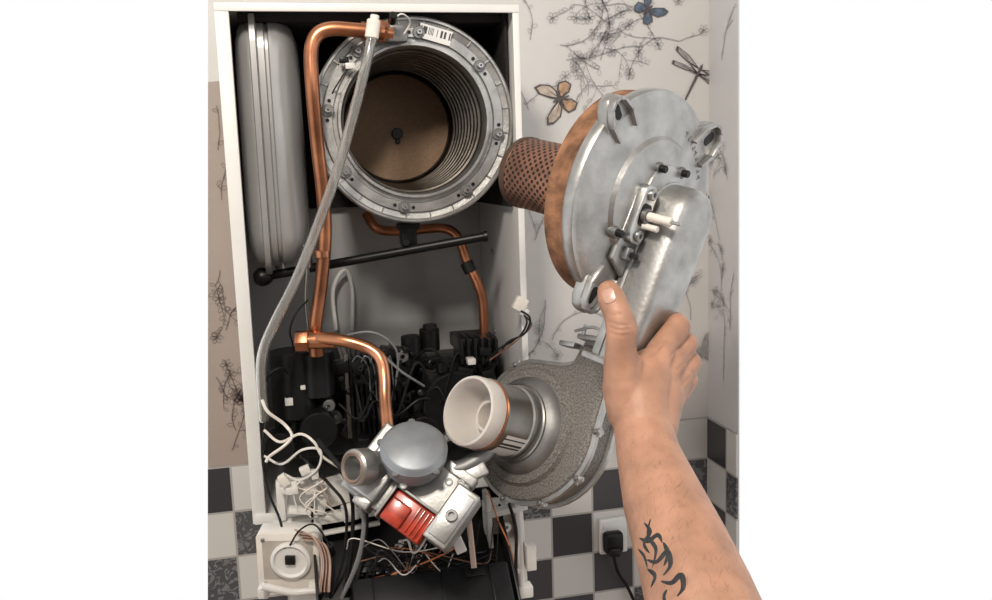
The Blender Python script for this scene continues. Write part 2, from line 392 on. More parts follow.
# ---------------------------------------------------------------- heat exchanger drum
G = 'heat_exchanger_drum'
YD = 1.42
cD = pt(415, 121, YD); RD = 102*dep(cD)/FPX
Md = front(cD)
lathe('mounting_ring', [(RD*.93, -.03), (RD*.985, -.028), (RD, -.018), (RD, -.003), (RD*.985, 0), (RD*.965, 0), (RD*.955, -.004), (RD*.90, -.006), (RD*.885, -.001), (RD*.80, -.001), (RD*.79, -.007), (RD*.755, -.007), (RD*.745, .003), (RD*.72, .003), (RD*.71, -.004), (RD*.70, -.03)], Md, ALU, G, 96)
pr = [(RD*.70, -.02)]
for i in range(73):
    t = i/72; pr.append((RD*(.70-.06*t), -.025-.215*t))
lathe('coil_bore', pr, Md, BORE, G, 96, ang=80)
for k in range(9):
    h = -.04-.022*k; r = RD*(.695-.055*(k/9))
    lathe('coil_turn', [(r+.003, h-.0088), (r-.0025, h-.006), (r-.004, h), (r-.0025, h+.006), (r+.003, h+.0088)], Md, BORE, G, 96)
lathe('refractory_disc', [(0, -.228), (RD*.60, -.228), (RD*.62, -.234), (RD*.66, -.236)], Md, TAN, G, 64)
lathe('disc_rim', [(RD*.585, -.226), (RD*.60, -.222), (RD*.63, -.226)], Md, BORE, G, 64)
cyl('centre_screw', Md @ V((0, -.010, -.228)), -WY, .010, .006, BLACK, G, 24)
cyl('centre_screw_stem', Md @ V((0, -.024, -.228)), -WY, .005, .003, BLACK, G, 12)
lathe('barrel', [(RD*.93, -.03), (RD*.90, -.034), (RD*.90, -.05), (RD*.94, -.053), (RD*.94, -.062), (RD*.90, -.065), (RD*.90, -.235), (0, -.245)], Md, WHITEG, G, 96)
for a in (85, 128, 172, 214, 260, 305, 350, 38):
    t = math.radians(a); q = Md @ V((RD*.845*math.cos(t), RD*.845*math.sin(t), -.002))
    cyl('stud_boss', q, -WY, .0095, .005, ALUD, G, 20); cyl('stud', q-WY*.005, -WY, .0045, .008, ALUB, G, 12, .0008, .002)
    for s in (-1, 1):
        t2 = t+s*.11; cyl('stud_hole', Md @ V((RD*.845*math.cos(t2), RD*.845*math.sin(t2), -.0005)), -WY, .0028, .0012, BLACK, G, 12, .0002)
for a in range(0, 360, 15):
    t = math.radians(a+7); box('rim_rib', (0, 0, 0), (RD*.06, .0018, .004), Md @ Matrix.Translation(V((RD*.93*math.cos(t), RD*.93*math.sin(t), -.004))) @ Matrix.Rotation(t, 4, 'Z'), ALU, G, 0)
t = math.radians(74)
box('barcode_label', (0, 0, 0), (.052, .022, .0008), Md @ Matrix.Translation(V((RD*.855*math.cos(t), RD*.855*math.sin(t), .0008))) @ Matrix.Rotation(t-math.pi/2, 4, 'Z'), LABEL, G, 0)
box('inlet_bracket', (0, 0, 0), (.04, .026, .02), front(pt(394, 34, 1.40)), ALUD, G, .004)
cyl('inlet_union', pt(360, 30, 1.40), pt(392, 34, 1.40)-pt(360, 30, 1.40), .013, .05, COPL, G)
hexnut('inlet_nut', pt(376, 30, 1.39), pt(392, 34, 1.39)-pt(376, 30, 1.39), .017, .016, COPL, G)
cyl('sensor', pt(392, 22, 1.37), -WY+WZ*.4, .006, .02, BLACK, G)
sweep('sensor_lead', [pt(392, 20, 1.36), pt(402, 14, 1.36), (pt(410, 22, 1.38)), pt(404, 34, 1.39)], .0014, WPL, G, 6)
for (u, v) in [(350, 66), (344, 60)]: box('sensor_clip', (0, 0, 0), (.014, .009, .009), front(pt(u, v, 1.40)), WPL if u == 350 else BLACK, G, .001)
sweep('sensor_wire', [pt(350, 64, 1.40), pt(340, 80, 1.40), pt(330, 100, 1.43), pt(318, 150, 1.48)], .0012, BLACK, G, 6)

# ---------------------------------------------------------------- copper pipes
def px(n, p): return n*dep(p)/FPX
G = 'copper_flow_pipe'
y1 = 1.38
sweep('pipe', [pt(384, 33, y1), pt(355, 30, y1), pt(330, 29, y1), pt(316, 36, y1), pt(311, 54, y1), pt(313, 95, y1), pt(318, 150, 1.40), pt(323, 195, 1.41), pt(325, 235, 1.42), pt(321, 285, 1.42), pt(315, 330, 1.42), pt(316, 350, 1.44)], .0105, COP, G, 20)
cyl('upper_collar', pt(322, 250, 1.42), -WZ, .0125, .012, COPL, G)
G = 'copper_gas_pipe'
sweep('pipe', [pt(318, 338, 1.39), pt(345, 341, 1.37), pt(368, 348, 1.36), pt(380, 358, 1.35), pt(384, 375, 1.34), pt(385, 400, 1.32), pt(388, 432, 1.28)], .0095, COPL, G, 20)
hexnut('union_nut', pt(296, 341, 1.40), pt(330, 340, 1.39)-pt(296, 341, 1.40), .017, .02, COP, G)
cyl('union_body', pt(304, 341, 1.40), pt(340, 340, 1.385)-pt(304, 341, 1.40), .013, .05, COPL, G)
hexnut('stem_nut', pt(316, 334, 1.40), -WZ, .015, .016, COPL, G)
cyl('lower_union', pt(316, 346, 1.42), -WZ, .012, .016, COP, G)
G = 'copper_return_pipe'
sweep('pipe', [pt(366, 214, 1.60), pt(378, 229, 1.58), pt(405, 231, 1.58), pt(440, 228, 1.57), pt(457, 236, 1.56), pt(467, 262, 1.55), pt(478, 285, 1.54), pt(483, 305, 1.54), pt(484, 340, 1.54)], .0085, COP, G, 16)
cyl('collar', pt(466, 262, 1.548), pt(478, 285, 1.54)-pt(467, 262, 1.55), .0115, .02, BLACK, G)

# ---------------------------------------------------------------- condensate bar
G = 'black_support_rod'
b0, b1 = pt(262, 277, 1.50), pt(487, 236, 1.42)
sweep('rod', [b0, b0.lerp(b1, .5), b1], .0074, BLACK, G, 14)
sweep('end_knob', [b0-(b1-b0).normalized()*.012, b0, b0+(b1-b0).normalized()*.016], lambda t: .004+.0115*math.sin(math.pi*(.15+.7*t)), BLACK, G, 16)
cyl('end_cap', b1-(b1-b0).normalized()*.006, b1-b0, .009, .008, BLACK, G)
box('clamp', (0, 0, 0), (.026, .034, .03), front(pt(408, 236, 1.47)), BLACK, G, .004)
box('clamp_foot', (0, 0, 0), (.036, .012, .03), front(pt(408, 226, 1.47)), BLACK, G, .003)
cyl('clamp_pin', pt(405, 242, 1.455), -WY, .006, .015, RUB, G)

# ---------------------------------------------------------------- clear hose (hollow wall)
G = 'clear_condensate_hose'
HP = [pt(372, 36, 1.345), pt(367, 60, 1.34), pt(356, 105, 1.34), pt(338, 168, 1.34), pt(318, 225, 1.34), pt(296, 280, 1.33), pt(275, 322, 1.33), pt(263, 352, 1.33), pt(261, 380, 1.34), pt(264, 420, 1.36)]
def hose(name, pts, ro, ri, m, g, seg=20):
    P = smooth_pts(pts, 8); bm = bmesh.new(); O, I = [], []
    N = (P[1]-P[0]).orthogonal().normalized()
    for i, p in enumerate(P):
        T = (P[min(i+1, len(P)-1)]-P[max(i-1, 0)]).normalized(); N = (N-T*N.dot(T)).normalized(); B = T.cross(N)
        for L, r in ((O, ro), (I, ri)): L.append([bm.verts.new(p+(N*math.cos(2*math.pi*j/seg)+B*math.sin(2*math.pi*j/seg))*r) for j in range(seg)])
    for a, b in zip(O, O[1:]):
        for j in range(seg): bm.faces.new((a[j], a[(j+1) % seg], b[(j+1) % seg], b[j]))
    for a, b in zip(I, I[1:]):
        for j in range(seg): bm.faces.new((b[j], b[(j+1) % seg], a[(j+1) % seg], a[j]))
    for k in (0, -1):
        for j in range(seg): bm.faces.new((O[k][j], I[k][j], I[k][(j+1) % seg], O[k][(j+1) % seg]))
    return mk(name, bm, m, None, g, 80)
hose('hose', HP, .0076, .0058, CLEAR, G)
cyl('end_fitting', pt(374, 20, 1.345), pt(371, 42, 1.345)-pt(374, 20, 1.345), .010, .026, WCER, G, 24)
cyl('end_fitting_cap', pt(375, 15, 1.345), pt(371, 42, 1.345)-pt(374, 20, 1.345), .0065, .014, WPL, G, 24)

# ---------------------------------------------------------------- hydraulic block
G = 'hydraulic_block'
def fb(n, u, v, y, w, h, d, m=BLACK, bev=.003, rot=0):
    p = pt(u, v, y); return box(n, (0, 0, -px(d, p)/2), (px(w, p), px(h, p), px(d, p)), front(p) @ Matrix.Rotation(math.radians(rot), 4, 'Z'), m, G, bev)
def fc(n, u, v, y, r, h, z=-WY, m=BLACK, hole=0, seg=28):
    p = pt(u, v, y); return cyl(n, p, z, px(r, p), px(h, p), m, G, seg, .0015, px(hole, p))
fb('manifold', 390, 432, 1.52, 222, 36, 90)
fb('rear_housing', 400, 400, 1.60, 220, 76, 50)
for i in range(9):
    fb('exchanger_plate', 352+i*5.2, 397, 1.50, 3, 78, 60, BLACK2, .001)
fb('exchanger_end', 348, 397, 1.49, 4, 86, 70, STEEL, .001); fb('exchanger_end', 400, 397, 1.49, 3, 84, 70, BLACK2, .001)
for i in range(5):
    sweep('plate_edge', [pt(352+i*9, 362, 1.45), pt(358+i*8, 356, 1.45), pt(368+i*6, 368, 1.45), pt(371+i*6, 400, 1.45)], .0012, ALUD, G, 6)
fc('pump_body', 447, 392, 1.54, 32, 55); fc('pump_cap', 447, 392, 1.49, 25, 12, m=BLACK2); fc('pump_screw', 447, 392, 1.475, 7, 6, m=ALUD)
for a in range(0, 360, 60):
    fc('pump_bolt', 447+27*math.cos(math.radians(a)), 392+27*math.sin(math.radians(a)), 1.478, 3, 5, m=STEEL, seg=10)
fb('pump_terminal', 478, 370, 1.50, 34, 46, 40, BLACK2, .005); fb('terminal_fins', 478, 345, 1.50, 40, 14, 50)
for i in range(6): fb('fin', 462+i*7, 352, 1.48, 3, 26, 40, BLACK2, .0008)
fc('left_valve', 296, 415, 1.48, 22, 66, WZ); fc('left_valve_head', 296, 384, 1.48, 17, 20, WZ, BLACK2); fc('left_valve_stem', 296, 366, 1.48, 9, 14, WZ)
fc('diverter_motor', 318, 395, 1.47, 17, 44, WZ, BLACK2); fc('diverter_front', 318, 425, 1.46, 18, 22); fc('diverter_ring', 318, 425, 1.445, 12, 6, m=STEEL, hole=7)
fc('outlet', 280, 440, 1.46, 14, 26); fc('outlet_ring', 280, 440, 1.44, 9, 4, m=ALUD, hole=6)
fc('flow_sensor', 420, 425, 1.47, 15, 26); fc('vent', 430, 350, 1.52, 10, 22, WZ); fc('vent_cap', 430, 334, 1.52, 7, 10, WZ, BLACK2)
fc('drain', 385, 440, 1.46, 12, 30, -WY-WZ*.5)
fc('check_valve', 412, 365, 1.50, 10, 30, WZ, BLACK2)
rnd = random.Random(3)
for i in range(110):
    u, v = rnd.uniform(276, 496), rnd.uniform(350, 446); y = rnd.uniform(1.45, 1.52)
    if i % 3: fb('fitting', u, v, y, rnd.uniform(5, 16), rnd.uniform(4, 16), rnd.uniform(10, 30), rnd.choice([BLACK, BLACK2, BLACK, RUB]), .0015, rnd.uniform(-15, 15))
    else: fc('port', u, v, y, rnd.uniform(3, 8), rnd.uniform(8, 20), rnd.choice([-WY, WZ, -WY+WX*.6, -WY-WX*.6]), rnd.choice([BLACK, BLACK2, BLACK, BLACK2, ALUD]), rnd.uniform(1, 2.5))
for (u, v, w, h) in [(289, 402, 8, 8), (303, 388, 5, 4), (472, 362, 8, 6), (452, 425, 7, 5)]:
    fb('white_connector', u, v, 1.44, w, h, 12, WPL, .001)
for i in range(9):
    a, b = rnd.uniform(280, 480), rnd.uniform(280, 480)
    sweep('cable', [pt(a, rnd.uniform(350, 380), 1.47), pt((a*2+b)/3, rnd.uniform(345, 420), 1.44), pt((a+2*b)/3, rnd.uniform(350, 430), 1.44), pt(b, rnd.uniform(400, 440), 1.46)], rnd.choice([.0014, .002, .0026]), rnd.choice([RUB, RUB, BLACK2]), G, 8)
sweep('grey_cable', [pt(335, 338, 1.44), pt(370, 332, 1.42), pt(393, 345, 1.42), pt(398, 365, 1.43), pt(392, 400, 1.45)], .002, GREYW, G, 8)
sweep('grey_cable', [pt(345, 342, 1.42), pt(375, 350, 1.40), pt(402, 372, 1.40), pt(424, 386, 1.42)], .0022, GREYW, G, 8)
sweep('capillary', [pt(308, 262, 1.44), pt(306, 300, 1.44), pt(309, 330, 1.44)], .0035, STEEL, G, 10)
fc('capillary_probe', 308, 268, 1.43, 5, 24, WZ, STEEL)
sweep('lead', [pt(308, 300, 1.42), pt(297, 312, 1.41), pt(290, 330, 1.41), pt(293, 350, 1.42), pt(288, 385, 1.42)], .0016, RUB, G, 6)
sweep('lead', [pt(262, 410, 1.43), pt(266, 380, 1.42), pt(280, 368, 1.42), pt(292, 378, 1.43)], .0022, RUB, G, 6)

# ---------------------------------------------------------------- fan assembly
G = 'fan_blower'
nf = cv(-.68, .27, .68); bf = cv(.12, .985, 0); bf = (bf-nf*bf.dot(nf)).normalized(); af = bf.cross(nf)
oF = pt(526, 426, 1.24); MF = fr(oF, af, bf, nf)
ks = dep(oF)/FPX
out = []
Rf = 75*ks
for i in range(31):
    a = math.radians(8-i*(262/30)); r = Rf*(1.08-.14*i/30); out.append((r*math.cos(a)*(1.08 if math.cos(a) > 0 else 1), r*math.sin(a)))
out += [(Rf*.33, Rf*.93), (Rf*.52, Rf*.98), (Rf*.62, Rf*1.28), (Rf*1.22, Rf*1.28)]
def scl(o, k, c=(Rf*.06, 0)): return [((x-c[0])*k+c[0], (y-c[1])*k+c[1]) for x, y in o]
prism('scroll_housing', scl(out, .95), -.050, .0, MF, SPECK, G, .006, 3)
prism('scroll_rim', out, -.012, -.004, MF, ALU, G, .0015)
prism('scroll_rim_rear', scl(out, 1.0), -.048, -.041, MF, ALU, G, .0015)
lathe('face_step', [(Rf*.80, 0), (Rf*.76, .006), (Rf*.60, .009), (Rf*.55, .008)], MF, SPECK, G, 64)
lathe('intake_cone', [(Rf*.68, .003), (Rf*.62, .016), (Rf*.56, .020), (Rf*.51, .024), (Rf*.50, .030), (0, .03)], MF, ALUD, G, 64)
Rv = 34*ks
lathe('venturi_tube', [(Rv*1.16, .020), (Rv*1.16, .026), (Rv*1.02, .030), (Rv, .034), (Rv, .088), (Rv*1.03, .089), (Rv*1.03, .093), (Rv*.9, .093)], MF, STEEL, G, 64)
lathe('rubber_seal', [(Rv*.97, .092), (Rv*1.01, .0925), (Rv*1.01, .0945), (Rv*.94, .095)], MF, COPL, G, 64)
lathe('intake_nozzle', [(Rv*.92, .094), (Rv*.98, .096), (Rv*1.0, .100), (Rv*1.0, .118), (Rv*.97, .122), (Rv*.90, .123), (Rv*.86, .119), (Rv*.84, .102), (Rv*.80, .082), (Rv*.70, .070), (Rv*.50, .066), (Rv*.46, .082), (Rv*.38, .082), (Rv*.34, .05), (0, .045)], MF, TRANSW, G, 64)
box('nozzle_web', (Rv*.62, 0, .078), (Rv*.36, .003, .03), MF, TRANSW, G, 0)
lathe('barcode_label', [(Rv*1.008, .040), (Rv*1.010, .082)], MF, LABEL, G, 24, math.radians(-80), math.radians(-22))
lathe('hose_band', [(Rv*1.0, .034), (Rv*1.06, .035), (Rv*1.06, .040), (Rv*1.0, .041)], MF, ALUB, G, 64)
for i in range(0, 30, 4):
    x, y = out[i]; q = MF @ V((x*.985, y*.985, -.006))
    cyl('rim_boss', q-nf*.010, nf, .0062, .012, ALU, G, 16); cyl('rim_screw', q, nf, .0035, .006, ALUD, G, 12)
    box('rim_clip', (0, 0, 0), (.010, .014, .004), MF @ Matrix.Rotation(math.atan2(y, x), 4, 'Z') @ Matrix.Translation(V((math.hypot(x, y), 0, -.008))), ALU, G, .001)
xo = Rf*.92
box('outlet_flange', (xo, Rf*1.30, -.025), (Rf*.78, .008, .062), MF, ALU, G, .002)
for s in (-1, 1):
    q = MF @ V((xo+s*Rf*.3, Rf*1.30, .002)); cyl('flange_bolt', q, bf, .004, .018, ALUB, G, 12)
sweep('spring_clip', [MF @ V((xo-Rf*.45, Rf*1.36, .004)), MF @ V((xo-Rf*.1, Rf*1.43, .010)), MF @ V((xo+Rf*.2, Rf*1.34, .008)), MF @ V((xo+Rf*.4, Rf*1.38, .0))], .0022, ALUB, G, 8)
box('mount_lug', (xo-Rf*.55, Rf*1.18, -.006), (.03, .008, .02), MF, ALU, G, .002)
box('mount_arm', (0, 0, 0), (Rf*.9, .020, .016), MF @ Matrix.Translation(V((-Rf*.62, -Rf*.58, .012))) @ Matrix.Rotation(math.radians(38), 4, 'Z'), ALU, G, .004)
box('rear_motor', (0, 0, -.075), (Rf*.9, Rf*.9, .045), MF, BLACK, G, .01, 3)

# ---------------------------------------------------------------- gas valve
G = 'gas_valve'
xg = cv(.80, -.52, .20); zg0 = cv(-.18, .45, .87); zg = (zg0-xg*zg0.dot(xg)).normalized(); yg = zg.cross(xg)
oG = pt(414, 484, 1.20); MG = fr(oG, xg, yg, zg); kg = dep(oG)/FPX
def g(n, c, s, m=ALU, bev=.003): return box(n, [q*kg for q in c], [q*kg for q in s], MG, m, G, bev, 3)
g('body', (-16, -4, -14), (88, 78, 40), ALU, .004)
g('body_shoulder', (-34, -12, 0), (30, 54, 34), ALUB, .004)
g('body_foot', (-30, -42, -2), (18, 14, 30), ALU, .003)
g('body_lower', (24, 2, -6), (50, 56, 44), ALU, .004)
g('solenoid_red', (18, -30, 14), (46, 32, 26), RED, .003); g('solenoid_red_step', (7, -34, 22), (22, 24, 20), RED, .003)
for i in range(4): g('coil_winding', (24+i*5, -30, 28), (2, 28, 2), RED, .0005)
g('solenoid_frame', (18, -12, 15), (50, 3, 30), ALUD, .001); g('solenoid_frame_end', (-8, -30, 14), (3, 36, 30), ALUD, .001)
g('coil_box', (53, -6, 8), (26, 60, 50), ALU, .003); g('coil_box_face', (53, -6, 34), (20, 50, 3), ALUB, .001)
cyl('coil_screw', MG @ (V((53, -6, 35))*kg), zg, 6*kg, 4*kg, ALUD, G, 16, .0008, 3*kg)
for (a, b) in ((-44, 24), (-48, -30), (4, 32), (30, 20), (40, 26)):
    cyl('body_screw', MG @ (V((a, b, 7))*kg), zg, 4*kg, 10*kg, ALUD, G, 14, .0006, 2*kg)
g('top_bridge', (34, 34, -2), (34, 12, 26), ALU, .003)
cR = pt(414, 446, 1.165); zR = cv(.10, .70, .70); MR = frz(cR, zR, cv(0, 1, 0)); kr = dep(cR)/FPX
lathe('regulator_dome', [(30*kr, -26*kr), (31*kr, -12*kr), (34*kr, -10*kr), (34*kr, -4*kr), (32*kr, -2*kr), (30*kr, 1*kr), (28*kr, 2.4*kr), (0, 3*kr)], MR, DOME, G, 64)
for a in range(20, 380, 72):
    t = math.radians(a); q = MR @ V((34*kr*math.cos(t), 34*kr*math.sin(t), -8*kr)); cyl('dome_screw', q, zR, 4*kr, 4*kr, ALUD, G, 12)
cI = pt(360, 467, 1.185); zI = cv(-.62, .06, .78)
lathe('inlet_port', [(13*kg, -34*kg), (15*kg, -10*kg), (18*kg, -8*kg), (18*kg, 8*kg), (16*kg, 10*kg), (12*kg, 10*kg), (11*kg, 6*kg), (11*kg, -10*kg), (0, -11*kg)], frz(cI, zI), ALU, G, 48)
lathe('inlet_seal', [(16*kg, 9.6*kg), (14*kg, 11.6*kg), (12*kg, 9.8*kg)], frz(cI, zI), mat('seal_brown', (.24, .16, .12), .2, .5), G, 48)
sweep('outlet_elbow', [pt(440, 470, 1.20), pt(462, 468, 1.19), pt(482, 456, 1.19), pt(498, 440, 1.20)], .012, ALUD, G, 20)
box('outlet_bracket', (0, 0, 0), (.045, .02, .014), fr(pt(472, 474, 1.18), xg, yg, zg) @ Matrix.Rotation(math.radians(60), 4, 'Z'), ALU, G, .003)
cyl('adjuster', pt(404, 486, 1.165), zg, .005, .010, WPL, G)
box('white_plug', (0, 0, 0), (.014, .022, .01), fr(pt(459, 545, 1.17), cv(.9, .4, 0), cv(-.4, .9, 0), cv(0, 0, 1)), WPL, G, .001)

# ---------------------------------------------------------------- control tray
G = 'control_box_tray'
A, B_, Cc, Dd = pt(318, 505, 1.36), pt(500, 486, 1.36), pt(512, 640, 1.20), pt(316, 640, 1.20)
ux = (B_-A).normalized(); uy = (A-Dd); uy = (uy-ux*uy.dot(ux)).normalized(); uz = ux.cross(uy)
oT = (A+B_+Cc+Dd)/4; MT = fr(oT, ux, uy, uz); wT, hT = (B_-A).length, (A-Dd).length
box('tray_floor', (0, 0, -.02), (wT, hT, .004), MT, BLACK, G)
for s in (-1, 1): box('tray_side', (s*wT/2, 0, 0), (.004, hT, .04), MT, BLACK2, G)
box('tray_top', (0, hT/2, 0), (wT, .004, .04), MT, BLACK2, G)
box('cover', (.02, -hT*.30, .012), (wT*.80, hT*.36, .034), MT, BLACK2, G, .004)
for x_ in (-.30, .05, .30): box('cover_rib', (.02+wT*x_, -hT*.30, .030), (.002, hT*.33, .003), MT, BLACK, G, .0005)
box('cover_hatch', (.02+wT*.22, -hT*.18, .030), (.03, .014, .004), MT, BLACK, G, .001)
for (a, b) in ((.30, .10), (.42, -.05), (-.35, -.12), (-.42, .2)):
    cyl('tray_post', MT @ V((a*wT, b*hT, -.02)), uz, .006, .03, BLACK2, G, 14, .001, .002)
box('relay', (wT*.2, hT*.12, -.008), (.03, .02, .02), MT, BLACK, G); box('transformer', (-wT*.25, hT*.05, -.006), (.04, .035, .026), MT, BLACK, G)
for i in range(6): box('terminal', (-wT*.05+i*.011, hT*.16, -.006), (.008, .014, .018), MT, random.choice([WPL, BLACK2, BLACK, BLACK2]), G, .001)
for i in range(6): box('terminal_low', (-wT*.28+i*.014, -hT*.02, -.006), (.010, .012, .018), MT, random.choice([BLACK, BLACK2, BLACK]), G, .001)

G = 'gauge_housing'
pg = pt(289, 562, 1.30); Mg = fr(pg, cv(1, 0, 0), cv(0, .97, .24), cv(0, -.24, .97)); k2 = dep(pg)/FPX
prism('shell', [(x*k2, y*k2) for x, y in rr(31, 33, 6)], -.03, 0, Mg, WPL, G, .002)
prism('rim', [(x*k2, y*k2) for x, y in rr(31, 33, 6)], 0, .004, Mg, WCER, G, .001)
box('recess', (0, 4*k2, .0045), (50*k2, 42*k2, .001), Mg, mat('recess_plastic', (.42, .38, .33), 0, .5), G, 0)
lathe('knob_ring', [(20*k2, .004), (20*k2, .009), (17*k2, .011), (15*k2, .007), (0, .007)], Mg @ Matrix.Translation(V((3*k2, 4*k2, 0))), WPL, G, 40)
box('knob_slot', (3*k2, 6*k2, .010), (10*k2, 9*k2, .006), Mg, BLACK, G, .001)
box('foot_left', (-26*k2, -30*k2, .004), (10*k2, 12*k2, .02), Mg, WPL, G); box('foot_right', (26*k2, -28*k2, .004), (12*k2, 14*k2, .02), Mg, WPL, G)
for y_ in (-22, 26): cyl('shell_screw', Mg @ V((-24*k2, y_*k2, .004)), Mg.col[2].to_3d(), .003, .003, ALUD, G, 12)
sweep('base_lip', [pt(262, 586, 1.28), pt(290, 592, 1.28), pt(310, 591, 1.28), pt(322, 590, 1.28)], .006, WPL, G, 8)

G = 'white_support_bracket'
def wb(n, u, v, y, w, h, d, rot=0, m=WPL):
    p = pt(u, v, y); return box(n, (0, 0, 0), (px(w, p), px(h, p), px(d, p)), front(p) @ Matrix.Rotation(math.radians(rot), 4, 'Z'), m, G, .002)
wb('bar', 330, 517, 1.34, 110, 9, 14, 3); wb('bar_low', 335, 531, 1.33, 90, 3, 10, 4)
wb('upright', 281, 500, 1.34, 8, 40, 14); wb('block', 330, 492, 1.36, 40, 26, 18, 10); wb('block', 296, 496, 1.35, 16, 34, 16, -8)
wb('block', 350, 512, 1.33, 16, 14, 16, 10); wb('clip', 308, 486, 1.33, 12, 20, 10, 30); wb('tab', 322, 504, 1.33, 8, 20, 10, -15)
wb('lug', 290, 486, 1.32, 18, 8, 12, 25); wb('lug', 300, 510, 1.32, 22, 6, 12, -10)
G = 'white_side_housing'
wb('plate', 505, 545, 1.33, 40, 100, 8, 2); wb('rib', 518, 545, 1.32, 6, 96, 20, 2); wb('rib', 488, 520, 1.32, 5, 60, 18, 2); wb('shelf', 505, 508, 1.32, 42, 6, 22, 6); wb('shelf', 505, 570, 1.32, 36, 5, 20, 6); wb('lug', 530, 556, 1.31, 10, 26, 14); wb('lug', 523, 590, 1.31, 18, 12, 14)
for v in (525, 552, 582): cyl('boss', pt(505, v, 1.32), -WY, .008, .012, WPL, G, 20, .001, .003)
G = 'pcb_connector_block'
wb('plug', 520, 304, 1.37, 12, 14, 10, -30, WCER); wb('plug_tip', 524, 312, 1.37, 8, 8, 8, -30)

# ---------------------------------------------------------------- wiring
G = 'wiring_harness'
def wire(pts, r, m): return sweep('wire', [pt(*q) for q in pts], r, m, G, 6, 6)
wire([(262, 400, 1.34), (268, 412, 1.33), (284, 424, 1.33), (292, 436, 1.32), (284, 446, 1.31), (270, 456, 1.31), (266, 462, 1.31)], .0024, WCER)
wire([(264, 430, 1.34), (280, 442, 1.33), (300, 434, 1.31), (314, 442, 1.30), (322, 456, 1.30), (340, 468, 1.30)], .0022, WCER)
wire([(264, 456, 1.34), (282, 464, 1.33), (302, 450, 1.31), (320, 450, 1.30), (318, 468, 1.30), (300, 480, 1.31), (284, 474, 1.32)], .002, WPL)
wire([(268, 412, 1.36), (262, 450, 1.34), (268, 490, 1.33), (280, 520, 1.32), (285, 548, 1.29)], .002, RUB)
wire([(318, 440, 1.33), (336, 462, 1.29), (356, 486, 1.27), (366, 515, 1.27), (362, 555, 1.27), (352, 600, 1.26)], .0038, RUB)
wire([(325, 450, 1.33), (344, 476, 1.29), (352, 500, 1.28), (352, 540, 1.28), (344, 600, 1.27)], .003, RUB)
wire([(300, 455, 1.33), (330, 485, 1.30), (346, 510, 1.28), (343, 560, 1.28), (330, 600, 1.27)], .0024, RUB)
wire([(342, 598, 1.24), (358, 560, 1.22), (364, 520, 1.22), (356, 490, 1.24)], .0032, GREYW)
rnd = random.Random(11)
cols = [ORANGE, WCER, RUB, RUB, RUB, WCER, BROWNW, BLACK2, GREYW, RUB, BLACK2]
for i in range(22):
    u0, u1 = rnd.uniform(345, 400), rnd.uniform(410, 500)
    v0 = rnd.uniform(545, 582)
    wire([(u0, v0, 1.27), (u0+rnd.uniform(5, 30), v0+rnd.uniform(-20, 12), 1.25), ((u0+u1)/2, rnd.uniform(550, 578), 1.24), (u1-10, rnd.uniform(545, 575), 1.24), (u1, rnd.uniform(520, 560), 1.26)], rnd.choice([.0009, .0012, .0016]), cols[i % len(cols)])
for i in range(9):
    a = rnd.uniform(-6, 6)
    wire([(300+a, 535+a, 1.28), (318+a, 540+a*.6, 1.27), (326+a*.8, 560, 1.27), (324+a, 592, 1.26)], .0012, rnd.choice([PINK, ORANGE, WCER, BROWNW, PINK]))
for i in range(8):
    u0, v0 = rnd.uniform(272, 330), rnd.uniform(472, 500)
    wire([(u0, v0, 1.33), (u0+rnd.uniform(-10, 10), v0+rnd.uniform(-8, 8), 1.31), (u0+rnd.uniform(-15, 15), v0+rnd.uniform(0, 20), 1.31), (u0+rnd.uniform(-8, 20), v0+rnd.uniform(10, 35), 1.31)], .0012, rnd.choice([WCER, WPL, WCER, PINK, PINK]))
wire([(466, 498, 1.26), (470, 530, 1.24), (474, 568, 1.22)], .0042, PINK)
wire([(488, 490, 1.28), (498, 520, 1.27), (512, 555, 1.27), (514, 600, 1.27)], .0012, ORANGE)
wire([(508, 500, 1.28), (516, 530, 1.27), (516, 570, 1.27), (520, 610, 1.26)], .0026, RUB)
wire([(520, 310, 1.37), (527, 322, 1.36), (518, 338, 1.36), (500, 348, 1.37), (486, 362, 1.40)], .0016, RUB)
wire([(516, 308, 1.37), (530, 318, 1.35), (524, 334, 1.35), (506, 344, 1.36), (492, 372, 1.40)], .0016, RUB)
wire([(524, 314, 1.37), (531, 326, 1.36), (512, 344, 1.35), (490, 360, 1.38)], .0016, BROWNW)
wire([(290, 545, 1.285), (300, 530, 1.27), (315, 525, 1.27), (330, 545, 1.27)], .0014, RUB)
for (u, v, w_, h_, m_) in [(305, 470, 10, 8, WPL), (292, 490, 12, 7, WPL), (284, 480, 8, 12, WCER), (315, 474, 7, 9, WPL), (395, 578, 8, 7, WPL), (432, 566, 7, 6, ORANGE), (452, 578, 8, 6, WPL)]:
    p = pt(u, v, 1.27 if u > 350 else 1.31); box('connector', (0, 0, 0), (px(w_, p), px(h_, p), px(8, p)), front(p) @ Matrix.Rotation(rnd.uniform(-.6, .6), 4, 'Z'), m_, G, .001)

# ---------------------------------------------------------------- socket and plug
G = 'wall_socket'
ps = pt(612, 534, YW-.005)
box('face_plate', (0, 0, .006), (.062, .078, .012), front(ps), SOCK, G, .004, 3)
box('switch', (-.018, .026, .013), (.012, .014, .004), front(ps), SOCK, G, .001)
G = 'power_plug'
pp = pt(613, 542, YW-.03)
box('plug_body', (0, 0, 0), (.042, .046, .024), front(pp), BLACK, G, .008, 3)
box('plug_grip', (0, -.018, .008), (.026, .02, .02), front(pp), BLACK2, G, .005, 3)
sweep('flex', [pt(613, 553, YW-.035), pt(618, 572, YW-.03), pt(628, 588, YW-.02), pt(640, 615, YW-.02)], .0035, RUB, G, 8)

